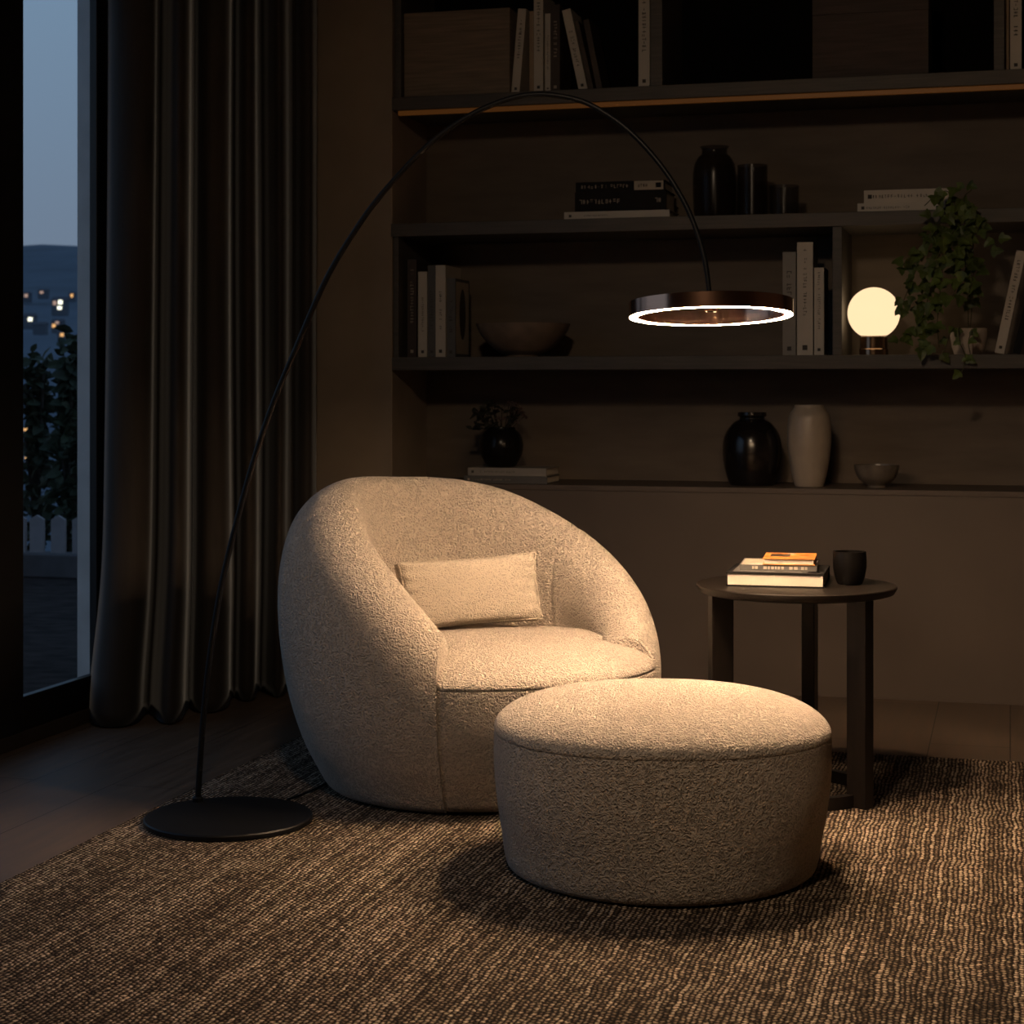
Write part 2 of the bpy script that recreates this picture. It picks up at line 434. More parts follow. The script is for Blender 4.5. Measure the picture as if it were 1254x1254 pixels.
hwall = simple('house_wall', (0.105, 0.12, 0.145), 0.9, var=0.2); hroof = simple('house_roof', (0.085, 0.085, 0.10), 0.9)
lit_w = emis('lit_window_white', (1.0, 0.93, 0.72), 2.4); lit_o = emis('lit_window_amber', (1.0, 0.50, 0.18), 1.2); lit_p = emis('lit_window_pink', (1.0, 0.62, 0.48), 0.5)
def house(px, py, d, wpx, hpx, lights, label, group='far houses on the hillside'):
    c = at_d(px, py, d); k = d/F
    w, h = wpx*k, hpx*k
    t = thing('house', label, 'house', (c.x, c.y, c.z-h/2), (0, 0, YAW), group)
    mb = MB().box((-w/2, 0, -h*0.6), (w/2, w*0.8, h*0.8)); mb.build('wall', hwall, t)
    mb = MB(); mb.add([(-w*0.56, -w*0.05, h*0.8), (w*0.56, -w*0.05, h*0.8), (w*0.56, w*0.85, h*0.8), (-w*0.56, w*0.85, h*0.8), (-w*0.5, w*0.4, h*1.2), (w*0.5, w*0.4, h*1.2)], [(0, 1, 5, 4), (1, 2, 5), (2, 3, 4, 5), (3, 0, 4), (0, 3, 2, 1)])
    mb.build('roof', hroof, t)
    for lx, ly, lw, lh, m in lights:
        mb = MB().box((lx*k-lw*k/2, -0.12, h/2+ly*k-lh*k/2), (lx*k+lw*k/2, 0.02, h/2+ly*k+lh*k/2)); mb.build('window', m, t)
house(72, 372, 360, 18, 13, [(2, 2, 5, 5, lit_w), (-5, 1, 4, 5, lit_p), (1, -5, 5, 4, lit_w)], 'pale house with bright white windows, highest lit one on the dark hillside')
house(35, 391, 300, 15, 11, [(2, 0, 5, 4.5, lit_w)], 'house with one round white light left of the dark shrub top')
house(52, 358, 420, 12, 7, [(-1, 0, 4, 3, lit_p)], 'small house with a faint pink window below the ridge')
house(32, 362, 420, 10, 7, [(0, 0, 4, 4, lit_p)], 'small faintly lit house next to the black frame below the ridge')
house(70, 397, 270, 14, 10, [(0, 2, 4, 3, lit_p), (-4, -2, 4, 4, lit_o)], 'house with a pink and an amber window right above the shrub')
house(76, 410, 250, 12, 9, [(0, 0, 4, 4, lit_o)], 'house with one peach window touching the shrub top')
house(48, 400, 280, 16, 9, [], 'unlit grey house above the lower dark shrub')
house(88, 362, 410, 8, 7, [(0, 0, 3, 4, lit_o)], 'small house with an amber light against the pale jamb')
house(36, 527, 120, 18, 10, [(-4, 1, 5, 3, lit_o), (6, -6, 6, 3, lit_o)], 'near house with amber windows glimpsed through the shrub')
house(42, 561, 100, 22, 14, [(-8, 0, 5, 5, lit_o), (6, 0, 5, 5, lit_o)], 'lowest house with two orange windows seen through the shrub')

# ================================================================== CURTAIN
cpts = [(131, 6.02), (132.5, 5.91), (139, 5.85), (153, 5.83), (172, 5.845), (186, 5.90), (191, 6.0), (198, 6.05), (206, 5.97), (214, 5.89), (223, 5.88), (231, 5.95), (234, 6.1), (239, 6.18), (245, 6.12), (256, 6.08), (270, 6.10), (279, 6.18), (282, 6.32), (288, 6.37), (295, 6.30), (303, 6.27), (311, 6.31), (315, 6.43), (322, 6.50), (331, 6.42), (341, 6.36), (348, 6.40), (353, 6.5), (360, 6.56), (370, 6.50), (380, 6.50), (387, 6.60)]
plan = []
for x, d in cpts:
    p = at_d(x, 475, d); plan.append((p.x, p.y, 0))
planc = catmull(plan, 7)
def curtain_mesh(mb, zt, zb, nz):
    nC = len(planc); vs = []; fs = []
    cx = sum(p.x for p in planc)/nC; cy = sum(p.y for p in planc)/nC
    for j in range(nz+1):
        t = j/nz; z = lerp(zt, zb, t)
        for i, p in enumerate(planc):
            s = i/(nC-1)
            e1 = (1-s)**2
            # fabric hangs straighter at the top, drifts and flares slightly near the hem
            flare = smooth01((t-0.72)/0.28)
            off = RGT*((lerp(0.006, -0.018, t)*e1) - 0.034*flare*flare*e1 + 0.010*sin(3.1*t+9*s)*t*(0.2+s)*(1-s)*3)
            dep = FWD*(0.012*sin(5*t+14*s) - 0.05*flare*e1*0.6)
            brk = 0.012*sin(40*s)*flare
            q = p+off+dep+FWD*brk
            vs.append((q.x, q.y, z))
    for j in range(nz):
        for i in range(nC-1):
            a = j*nC+i; fs.append((a, a+1, a+nC+1, a+nC))
    mb.add(vs, fs)
ct = thing('curtain', 'floor-length dark brown velvet curtain gathered beside the window', 'curtain', (0, 0, 0))
mb = MB(); curtain_mesh(mb, HC-0.04, 0.006, 60)
fab = mb.build('drape', M['curtain'], ct, smooth=True)
md = fab.modifiers.new('thickness', 'SOLIDIFY'); md.thickness = 0.006; md.offset = 0
rail = at_d(117, 475, 6.0); rail2 = at_d(387, 475, 6.5)
mb = MB().tube([(rail.x, rail.y, HC-0.03), (rail2.x, rail2.y, HC-0.03)], 0.012, 8); mb.build('rail', M['frame'], ct, smooth=True)

# ================================================================== BOOKCASE AND CABINET
Z1, Z2, Z3, ZC, TH = 2.205, 1.725, 1.217, 0.740, 0.050
bc = thing('bookcase', 'dark built-in bookcase with three long shelves across the back wall', 'bookcase', (0, 0, 0))
XE = XR-0.02
for z in (Z1, Z2, Z3):
    mb = MB().box((XN+0.001 if z != Z2 else XN-0.004, YC-0.005, z-TH), (XE, YB, z)); mb.build('shelf', M['shelf'], bc, bevel=0.002)
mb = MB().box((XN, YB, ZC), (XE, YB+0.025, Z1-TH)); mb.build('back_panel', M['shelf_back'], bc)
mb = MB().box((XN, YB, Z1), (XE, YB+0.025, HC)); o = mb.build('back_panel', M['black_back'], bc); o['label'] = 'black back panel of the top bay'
mb = MB().box((XN+0.02, YC+0.012, Z1-TH-0.016), (XE, YC+0.030, Z1-TH)); o = mb.build('light_strip', emis('led_strip', (1.0, 0.34, 0.06), 0.042), bc); o['label'] = 'dim amber light strip under the top shelf'
def upright(xa, za, zb, w=None, xb=None, Yf=YC+0.004):
    a = at_y(xa, 400, Yf).x; b = at_y(xb, 400, Yf).x
    mb = MB().box((a, Yf, za), (b, YB, zb)); return mb.build('upright', M['shelf'], bc, bevel=0.0015)
upright(484, Z1, HC, xb=491); upright(796.5, Z1, HC, xb=811); upright(1217, Z1, HC, xb=1230)
upright(482, Z3, Z2-TH, xb=488); upright(1019.5, Z3, Z2-TH, xb=1031)

cb = thing('low_cabinet', 'long plain taupe base cabinet under the bookcase shelves', 'cabinet', (0, 0, 0))
mb = MB().box((XN+0.001, YC, 0.0), (XE, YB, ZC-0.0205)); mb.build('body', M['cabinet'], cb)
mb = MB().box((XN+0.001, YC-0.002, ZC-0.020), (XE, YB, ZC)); mb.build('worktop', M['cabinet'], cb, bevel=0.002)

# ================================================================== BOOKS
def strokes(mb, z0, z1, wx, seed, mi, big=1.0, dens=1.0, y=-0.0004):
    """small illegible spine marks running down the spine, local x across the spine, z along it"""
    r = random.Random(seed); z = z0
    s = wx*0.34*big
    while z < z1:
        if r.random() < 0.13: z += s*0.9; continue
        for k in range(r.choice((2, 2, 3))):
            ty = r.random(); ww = s*0.17
            if ty < 0.45: a, b = (-s*0.5, z+r.uniform(0, s*0.5)), (s*0.5, 0)        # stroke across
            elif ty < 0.8: a, b = (r.choice((-0.5, 0.0, 0.5))*s*0.9, z), None
            else: a, b = (0, z), None
            if ty < 0.45: mb.box((-s*0.5, y, a[1]), (s*0.5, 0.0002, a[1]+ww), mi)
            else: mb.box((a[0]-ww/2, y, z), (a[0]+ww/2, 0.0002, z+s*0.62), mi)
        z += s*r.uniform(0.85, 1.1)/dens

def make_book(name, label, t, h, dep, cover, ink=None, ink_spans=((0.30, 0.72),), logo=True, group=None, seed=1, page=None, inkbig=1.0, pages_front=False, cat='book', extra=None):
    """book in its own frame: spine (or page edge) facing -Y, thickness along X from 0, height along Z"""
    root = thing(name, label, cat, group=group)
    c = min(0.003, t*0.14)
    mb = MB()
    mb.box((0, 0, 0), (c, dep, h)); mb.box((t-c, 0, 0), (t, dep, h))
    if pages_front: mb.box((c, dep-0.003, 0), (t-c, dep, h))
    else: mb.box((c, 0, 0), (t-c, 0.003, h))
    if ink and not pages_front:
        mt = MB()
        for a, b in ink_spans: strokes(mt, h*a, h*b, t, seed, 1, inkbig)
        if logo: mt.box((-t*0.16, -0.0004, h*0.045), (t*0.16, 0.0002, h*0.045+t*0.32), 1)
        mb.add([(x+t/2, y, z) for x, y, z in mt.v], mt.f, 1)
    if extra: extra(mb, t, h, dep)
    mb.build('cover', [cover, ink or cover, M['pale_ink']], root)
    g = 0.004
    pb = MB().box((c, 0.0035 if not pages_front else 0.003, g), (t-c, dep-g if not pages_front else dep-0.003, h-g)); pb.build('page_block', page or M['white_paper'], root)
    return root
C_W = simple('cover_white', (0.55, 0.49, 0.41), 0.6, var=0.06)
C_G = simple('cover_grey', (0.27, 0.245, 0.215), 0.6, var=0.08)
C_DG = simple('cover_dark_grey', (0.10, 0.095, 0.09), 0.6, var=0.1)
C_K = simple('cover_black', (0.007, 0.006, 0.006), 0.7, var=0.2, spec=0.2)
C_BR = simple('cover_brown', (0.05, 0.032, 0.022), 0.6, var=0.2)
C_TAN = simple('cover_tan', (0.36, 0.25, 0.16), 0.7, var=0.15)

def standing(x0, x1, ytop, zshelf, Yf, dep, label, group, cover, lean_top=None, ink=None, **kw):
    """upright book whose spine spans x0..x1 at its foot; lean_top = pixel x of its top-left corner"""
    a = at_y(x0, 400, Yf); b = at_y(x1, 400, Yf)
    t = (b.x-a.x)*1.0
    h = at_y(x0, ytop, Yf).z - zshelf
    ang = 0.0
    if lean_top is not None:
        dx = at_y(lean_top, 400, Yf).x - a.x
        ang = math.atan2(dx, h); h = sqrt(h*h+dx*dx); t *= cos(ang)
    r = make_book('book', label, t, h, dep, cover, ink, group=group, **kw)
    r.rotation_euler = (0, ang, 0)
    z = zshelf + 0.0005
    # pivot so that the lowest corner touches the shelf
    if ang > 0: z += t*sin(ang)
    r.location = (a.x, Yf, z)
    return r
def flat(x0, x1, z0, t, Yf, dep, label, group, cover, ink=None, yaw=0.0, **kw):
    """book lying flat, spine towards the room"""
    a = at_y(x0, 400, Yf); b = at_y(x1, 400, Yf)
    r = make_book('book', label, t, b.x-a.x, dep, cover, ink, group=group, **kw)
    r.rotation_euler = (0, pi/2, yaw)
    r.location = (a.x, Yf, z0+t+0.0005)
    return r

G1 = 'books on the top shelf'
YT = YC+0.05
standing(626, 636, 12, Z1, YT, 0.17, 'off-white book tilted against the others, beside the woven storage box', G1, C_W, lean_top=634.5, ink=M['ink'], seed=4, ink_spans=((0.42, 0.88),))
standing(648.5, 653.5, 14, Z1, YT+0.01, 0.15, 'thin tan book squeezed behind the tilted off-white one on the top shelf', G1, C_TAN)
standing(653.8, 665, -8, Z1, YT, 0.18, 'tallest white book in the top shelf row, rising out of view', G1, C_W, ink=M['ink'], seed=6, ink_spans=((0.42, 0.9),))
standing(667.5, 674, 17, Z1, YT+0.005, 0.16, 'narrow white book next to the dark brown one on the top shelf', G1, C_W, ink=M['ink'], seed=7)
standing(674.3, 685.5, 6, Z1, YT, 0.18, 'dark brown book with pale lettering upright on the top shelf', G1, C_BR, ink=M['pale_ink'], seed=8, ink_spans=((0.40, 0.82),))
standing(709, 720, 12, Z1, YT, 0.17, 'white book slanting left across the top shelf row', G1, C_W, lean_top=688, ink=M['ink'], seed=9)
standing(722.5, 727.5, 26, Z1, YT+0.01, 0.16, 'brown book slanting left behind the white slanted one', G1, C_BR, lean_top=703.5)
standing(731, 738, 24, Z1, YT+0.005, 0.17, 'outermost dark brown slanted book, last of the top shelf row', G1, C_BR, lean_top=714)
standing(782, 795.5, -6, Z1, YT-0.03, 0.19, 'white book alone against the grey upright of the top shelf', G1, C_W, ink=M['ink'], seed=10, ink_spans=((0.38, 0.95),))
standing(1231, 1235.5, -6, Z1, YT, 0.15, 'thin tan book beside the far right upright of the top shelf', G1, C_TAN)
standing(1237, 1251, -8, Z1, YT-0.03, 0.19, 'white book standing at the far right end of the top shelf', G1, C_W, ink=M['ink'], seed=12, ink_spans=((0.45, 0.95),))

G2 = 'books stacked on the middle shelf'
YS = YC+0.045
flat(691, 820, Z2, 0.030, YS, 0.19, 'pale book at the bottom of the stack topped by black books', G2, C_W, ink=M['ink'], seed=14, ink_spans=((0.18, 0.42),), inkbig=0.5)
flat(704, 815.5, Z2+0.031, 0.073, YS+0.01, 0.19, 'thick black book with pale lettering in the middle of the shelf stack', G2, C_K, ink=M['pale_ink'], seed=15, ink_spans=((0.05, 0.50), (0.88, 0.95)), logo=False, inkbig=0.62)
def white_end(mb, t, h, dep):
    mb.box((t*0.04, -0.0006, h*0.66), (t*0.96, 0.0001, h*0.985), 2)
    mt = MB(); strokes(mt, h*0.70, h*0.80, t, 5, 0, 0.9, y=-0.0009); mb.add([(x+t/2, y, z) for x, y, z in mt.v], mt.f, 0)
    mb.box((t*0.25, -0.0009, h*0.90), (t*0.75, 0.0001, h*0.96), 0)
flat(705, 814, Z2+0.105, 0.036, YS+0.012, 0.18, 'black book with a white spine end, topmost of its shelf stack', G2, C_K, ink=M['pale_ink'], seed=16, ink_spans=((0.06, 0.6),), logo=False, extra=white_end)
flat(1050, 1158, Z2, 0.033, YS, 0.19, 'lower of two pale books lying behind the ivy', G2, C_W, ink=M['ink'], seed=17, ink_spans=((0.1, 0.6),), inkbig=0.7)
flat(1058, 1163, Z2+0.034, 0.046, YS+0.01, 0.19, 'upper of two pale books lying behind the ivy', G2, C_W, ink=M['ink'], seed=18, ink_spans=((0.06, 0.75),), inkbig=0.7)

G3 = 'books on the shelf with the globe lamp'
YR = YC+0.05
standing(499, 510, 318, Z3, YR+0.01, 0.17, 'dark brown book with pale lettering at the left end of the shelf', G3, C_BR, ink=M['pale_ink'], seed=20, ink_spans=((0.35, 0.92),))
standing(512, 523, 333, Z3, YR, 0.16, 'slim white book between the dark brown and grey ones', G3, C_W, ink=M['ink'], seed=21, inkbig=0.7)
standing(524, 533, 325, Z3, YR, 0.18, 'grey book between two white books on the shelf with the wooden bowl', G3, C_DG, ink=M['ink'], seed=22)
standing(533.4, 545.5, 325, Z3, YR-0.01, 0.20, 'white book whose pale top edge shows beside the brown bowl', G3, C_W, ink=M['ink'], seed=23, inkbig=0.7)
def pict(mb, t, h, dep):
    a = 0.012
    mb.box((t-0.0002, a, a), (t+0.0004, dep-a, h-a), 2)
    n = 14; vs = [(t+0.0008, dep*0.5+dep*0.22*cos(2*pi*k/n), h*0.55+h*0.33*sin(2*pi*k/n)) for k in range(n)]
    mb.add(vs, [tuple(range(n))], 1)
standing(546.5, 557.5, 341, Z3, YR+0.005, 0.185, 'short dark grey book with a pictured cover next to the brown bowl', G3, C_DG, ink=M['ink'], seed=24, extra=pict)
standing(958.5, 974.5, 309, Z3, YR, 0.17, 'grey book with a boxed title behind the glowing ring lamp', G3, C_G, ink=M['ink'], seed=25, ink_spans=((0.5, 0.82),))
standing(976, 995.5, 297, Z3, YR-0.01, 0.17, 'tallest white book beside the globe lamp upright', G3, C_W, ink=M['ink'], seed=26, inkbig=0.6, ink_spans=((0.35, 0.95),))
standing(997, 1009, 328, Z3, YR-0.015, 0.16, 'shorter white book closest to the globe lamp upright', G3, C_W, ink=M['ink'], seed=27, inkbig=0.7, ink_spans=((0.3, 0.95),))
standing(1218, 1230, 309, Z3, YR-0.02, 0.18, 'white book leaning right at the edge of the photo beside the ivy pot', G3, C_W, lean_top=1245, ink=M['ink'], seed=28, ink_spans=((0.3, 0.9),))
standing(1240, 1250, 330, Z3, YR-0.0, 0.17, 'black book behind the leaning white book beside the ivy pot', G3, C_K, lean_top=1266)

G4 = 'books under the flower vase'
YV = YC+0.04
flat(568, 670, ZC, 0.027, YV, 0.20, 'dark grey lower book beneath the flower vase on the cabinet', G4, C_DG, ink=M['pale_ink'], seed=30, ink_spans=((0.1, 0.55),), inkbig=0.6)
flat(573, 669, ZC+0.028, 0.030, YV+0.0, 0.20, 'pale upper book directly beneath the flower vase on the cabinet', G4, C_G, ink=M['ink'], seed=31, ink_spans=((0.12, 0.6),), inkbig=0.6)

# ================================================================== STORAGE BOXES
linen = simple('woven_brown_board', (0.22, 0.168, 0.12), 0.85, var=0.25, vscale=5, stretch=(1, 1, 18), bumps=0.2)
linen2 = simple('dark_woven_board', (0.075, 0.058, 0.05), 0.85, var=0.25, vscale=5, stretch=(1, 1, 18), bumps=0.2)
def storage(x0, x1, ytop, Yf, dep, m, label):
    a = at_y(x0, 400, Yf); b = at_y(x1, 400, Yf); h = at_y(x0, ytop, Yf).z-Z1
    t = thing('storage_box', label, 'box', ((a.x+b.x)/2, Yf, Z1+0.0005)); w = (b.x-a.x)/2
    lid = h*0.24
    MB().box((-w, 0, 0), (w, dep, h-lid-0.0006)).build('body', m, t, bevel=0.0008)
    MB().box((-w-0.0005, -0.001, h-lid), (w+0.0005, dep, h)).build('lid', m, t, bevel=0.0008)
storage(495, 624, 17, YC+0.03, 0.30, linen, 'lighter brown woven storage box at the left end of the top shelf')
storage(995, 1137, -6, YC+0.04, 0.30, linen2, 'dark woven storage box alone on the right half of the top shelf')

# ================================================================== VASES AND BOWLS
def lathe_thing(name, label, cat, cx, ybase_z, Y, prof_px, mat, group=None, wall=0.004, parts=None, smooth=True):
    """turned vessel; prof_px = (half-width px, height px above its base) of its outer outline, bottom to top"""
    c = at_y(cx, 475, Y); k = 1.0/pix_m(c)
    pr = [Vector((r*k, h*k, 0)) for r, h in prof_px]
    out = [(v.x, max(0.0, v.y)) for v in catmull(pr, 5)]
    inn = [(max(0.002, r-wall), max(z, wall)) for r, z in reversed(out)]
    t = thing(name, label, cat, (c.x, Y, ybase_z+0.0005), group=group)
    mb = MB().lathe(out+inn, 56, cap0=True, cap1=True)
    mb.build('body', mat, t, smooth=True, angle=50)
    return t, k
black_glaze = simple('black_glaze', (0.010, 0.008, 0.008), 0.22, var=0.2, coat=0.3)
smoke = smoked_glass('smoked_brown_glass', (0.022, 0.014, 0.009), 0.48)
smoke2 = smoked_glass('smoked_clear_glass', (0.024, 0.018, 0.012), 0.34)
GV = 'dark vessels on the middle shelf'
lathe_thing('vase', 'bulbous dark glass vase with a short neck on the middle shelf', 'vase', 875, Z2, YC+0.16, [(20, 0), (24, 1), (26, 20), (26.5, 50), (25, 66), (20, 76), (16, 80), (16, 86), (18, 89)], smoke)
lathe_thing('glass_jar', 'tall dark glass cylinder between the bulbous vase and the short jar', 'jar', 921.5, Z2, YC+0.16, [(17.5, 0), (18.3, 1), (18.3, 20), (18.3, 45), (18.5, 65)], smoke)
lathe_thing('glass_jar', 'short smoky glass cylinder, lowest of the three dark vessels', 'jar', 960.5, Z2, YC+0.16, [(17, 0), (17.8, 1), (17.8, 15), (17.8, 28), (18, 39)], smoke2)
lathe_thing('bowl', 'wide brown shallow bowl on the shelf behind the arc lamp', 'bowl', 640.5, Z3, YC+0.15, [(19, 0), (20, 1.2), (21, 2.5), (34, 9), (47, 21), (54, 31), (58, 40.5)], simple('brown_stoneware', (0.20, 0.145, 0.105), 0.6, var=0.25, vscale=14))
lathe_thing('vase', 'dark brown glazed jar vase beside the white vase on the cabinet', 'vase', 921, ZC, YC+0.18, [(24, 0), (27, 1.5), (34, 22), (36, 45), (33, 62), (24, 75), (16, 80), (15.5, 83), (17.5, 84.5), (17.5, 89)], black_glaze)
lathe_thing('vase', 'tall off-white ceramic vase on the cabinet', 'vase', 991, ZC, YC+0.15, [(16, 0), (17.5, 1), (22, 18), (26, 45), (26.7, 65), (25, 85), (19, 95.5), (18, 97), (18, 99.5)], simple('offwhite_glaze', (0.40, 0.335, 0.265), 0.35, var=0.06, vscale=20))
lathe_thing('bowl', 'small grey-brown footed bowl on the cabinet beside the white vase', 'bowl', 1073.5, ZC, YC+0.13, [(11, 0), (11.5, 3), (14, 4.5), (22, 11), (26, 20), (27.5, 28)], simple('grey_glaze', (0.15, 0.125, 0.10), 0.28, var=0.2, vscale=25))

# flower vase on the books
zb = ZC+0.060
fv, k = lathe_thing('flower_vase', 'round dark glass vase of dried flowers standing on two books', 'vase', 614, zb, YC+0.13, [(15, 0), (18, 1), (25, 14), (27, 26), (24, 38), (18, 45), (17, 48)], smoked_glass('dark_vase_glass', (0.012, 0.010, 0.009), 0.8))
rnd = random.Random(21)
st, bl, fo = MB(), MB(), MB()
for i in range(34):
    a = rnd.uniform(0, 2*pi); r = sqrt(rnd.random())*36*k; h = rnd.uniform(46, 78)*k
    if r > 26*k: h = min(h, 64*k)
    tip = Vector((r*cos(a), r*sin(a)*0.8, h))
    st.tube(catmull([Vector((0, 0, 8*k)), Vector((tip.x*0.35, tip.y*0.35, 42*k)), tip], 4), 0.0016, 5)
    tgt = bl if i % 3 == 0 else fo
    for q in range(7 if tgt is bl else 6):
        leaf_mesh(tgt, tip+Vector((rnd.uniform(-1, 1), rnd.uniform(-1, 1), rnd.uniform(-1, 1)))*0.008, rnd.uniform(0.015, 0.022) if tgt is bl else rnd.uniform(0.02, 0.035), Vector((rnd.uniform(-1, 1), rnd.uniform(-1, 1), 0.7)), Vector((rnd.uniform(-1, 1), rnd.uniform(-1, 1), rnd.uniform(-0.5, 1))), lobed=False)
st.build('stem', barkm, fv, smooth=True)
fo.build('foliage', simple('dried_leaf', (0.022, 0.022, 0.014), 0.7), fv)
bl.build('blossom', simple('dried_blossom', (0.13, 0.085, 0.075), 0.8), fv)

# ================================================================== GLOBE TABLE LAMP
gp = at_y(1070, 434, YC+0.10); gk = 1/pix_m(gp)
gl = thing('globe_lamp', 'glowing cream glass globe lamp on a metal base, on the shelf', 'lamp', (gp.x, YC+0.10, Z3+0.0005))
bm_ = simple('bronze_metal', (0.34, 0.22, 0.14), 0.2, metal=1.0, var=0.05)
MB().lathe([(17*gk, 0), (17.5*gk, 0.5*gk), (17.5*gk, 7*gk), (16.6*gk, 8*gk), (16.6*gk, 22.5*gk), (15.5*gk, 23*gk)], 48).build('base', bm_, gl, smooth=True, angle=40)
R = 31.6*gk; zc = 51.5*gk
pr = []
a0 = math.asin(16.0*gk/R)
for i in range(25):
    a = lerp(a0, pi, i/24); pr.append((max(0.0005, R*sin(a)), zc - R*cos(a)))
MB().lathe(pr, 56).build('shade', emis('globe_glow', (1.0, 0.70, 0.40), 1.2), gl, smooth=True)

# ================================================================== IVY
ivp = at_y(1186, 433, YC+0.11)
iv = thing('potted_ivy', 'trailing green ivy in a small pale pot on the shelf', 'plant', (0, 0, 0))
pk = 1/pix_m(ivp)
pm = Matrix.Translation((ivp.x, YC+0.11, Z3+0.0005))
potp = [(15*pk, 0), (17*pk, 0.5*pk), (20*pk, 10*pk), (22*pk, 24*pk), (22.3*pk, 32*pk), (20.5*pk, 32*pk), (20*pk, 26*pk)]
pot_ = MB().lathe(potp, 40, mtx=pm).build('pot', simple('pale_pot', (0.46, 0.38, 0.31), 0.7, var=0.15, vscale=20), iv, smooth=True, angle=45)
MB().lathe([(19.8*pk, 26*pk), (18*pk, 28*pk), (0.002, 29*pk)], 24, mtx=pm, cap0=False).build('soil', simple('potting_soil', (0.02, 0.014, 0.01), 0.95, bumps=0.8, bscale=120), pot_)
rnd = random.Random(77)
vines = [  # (x, y, Y) way-points in the place of the photo
    [(1186, 405, 6.58), (1184, 350, 6.50), (1178, 290, 6.42), (1165, 240, 6.40), (1150, 236, 6.38), (1132, 252, 6.37)],
    [(1188, 405, 6.58), (1192, 340, 6.50), (1190, 280, 6.42), (1180, 245, 6.40), (1190, 232, 6.39)],
    [(1178, 290, 6.42), (1160, 265, 6.38), (1138, 290, 6.37), (1120, 335, 6.37), (1108, 365, 6.37), (1100, 385, 6.38)],
    [(1172, 262, 6.40), (1150, 275, 6.37), (1128, 305, 6.37), (1112, 318, 6.38), (1101, 330, 6.40)],
    [(1175, 270, 6.40), (1160, 300, 6.37), (1152, 350, 6.37), (1148, 395, 6.38), (1150, 425, 6.39)],
    [(1175, 270, 6.40), (1150, 310, 6.38), (1138, 360, 6.38), (1124, 400, 6.39), (1108, 412, 6.40)],
    [(1180, 262, 6.40), (1196, 270, 6.38), (1208, 284, 6.38), (1213, 300, 6.39)],
    [(1178, 280, 6.41), (1178, 320, 6.37), (1168, 360, 6.37), (1157, 372, 6.38)],
    [(1185, 300, 6.43), (1190, 345, 6.40), (1184, 366, 6.40)],
    [(1180, 406, 6.55), (1174, 402, 6.47), (1176, 420, 6.44), (1182, 438, 6.44), (1176, 462, 6.44)],
    [(1176, 404, 6.55), (1166, 404, 6.46), (1158, 425, 6.44), (1152, 437, 6.44)],
    [(1190, 405, 6.55), (1190, 406, 6.46), (1186, 420, 6.44), (1190, 440, 6.44)],
    [(1160, 300, 6.42), (1140, 330, 6.40), (1128, 370, 6.40), (1133, 410, 6.41), (1128, 430, 6.42)],
]
stv, lv = MB(), MB()
for vi, wp in enumerate(vines):
    pts = catmull([at_y(x, y, Y) for x, y, Y in wp], 8)
    stv.tube(pts, 0.0018, 5)
    L = 0.0; nxt = 0.0
    for i in range(1, len(pts)):
        seg = (pts[i]-pts[i-1]); L += seg.length
        while L > nxt:
            nxt += 0.019 if vi < 9 or vi == 12 else 0.062
            low = vi in (9, 10, 11)
            sz = rnd.uniform(0.036, 0.058) if not low else rnd.uniform(0.034, 0.046)
            spread = 0.032 if vi < 9 else 0.008
            c = pts[i]+Vector((rnd.uniform(-1, 1)*spread, rnd.uniform(-1, 0.5)*spread*0.7, rnd.uniform(-1, 1)*spread))
            if not low and c.z < 1.40 and c.x > -0.235: continue
            if c.y > 6.44 and c.z > Z3+0.2: c.y = 6.44
            tg = Vector((rnd.uniform(-1, 1), rnd.uniform(-0.6, 0.2), rnd.uniform(-1.4, 0.1)))
            nr = Vector((rnd.uniform(-0.8, 0.8), -1.0, rnd.uniform(-0.2, 1.0)))
            leaf_mesh(lv, c, sz, nr, tg, mi=0)
stv.build('stem', simple('ivy_stem', (0.06, 0.055, 0.02), 0.8), iv, smooth=True)
lv.build('foliage', simple('ivy_leaf', (0.075, 0.105, 0.020), 0.5, var=0.55, vscale=22), iv)

# ================================================================== RUG
RGX0, RGX1, RGY0, RGY1, RH = -2.135, 1.9, 1.2, 5.43, 0.012
rg = thing('rug', 'large brown woven jute rug under the armchair and footstool', 'rug', (0, 0, 0))
mb = MB()
nx, ny = 120, 120
rnd = random.Random(5)
def edgej(i): return 0.006*sin(i*1.7)+0.004*sin(i*4.1+1)
vs = []
for j in range(ny+1):
    for i in range(nx+1):
        x = lerp(RGX0, RGX1, i/nx); y = lerp(RGY0, RGY1, j/ny)
        if i == 0: x += edgej(j)*0.5
        if j == ny: y += edgej(i)*0.5
        vs.append((x, y, RH))
fs = [(j*(nx+1)+i, j*(nx+1)+i+1, (j+1)*(nx+1)+i+1, (j+1)*(nx+1)+i) for j in range(ny) for i in range(nx)]
mb.add(vs, fs)
top = mb.build('pile', M['rug'], rg)
md = top.modifiers.new('thickness', 'SOLIDIFY'); md.thickness = RH-0.001; md.offset = -1
# fringe knots along the two visible edges
kn = MB()
y = RGY0
while y < RGY1:
    s = rnd.uniform(0.004, 0.008)
    kn.box((RGX0-s, y, 0.001), (RGX0+0.004, y+0.007, RH-0.001)); y += rnd.uniform(0.010, 0.016)
x = RGX0
while x < RGX1:
    s = rnd.uniform(0.004, 0.010)
    kn.box((x, RGY1-0.004, 0.001), (x+0.007, RGY1+s, RH-0.001)); x += rnd.uniform(0.010, 0.016)
kn.build('edge_binding', M['rug'], rg)

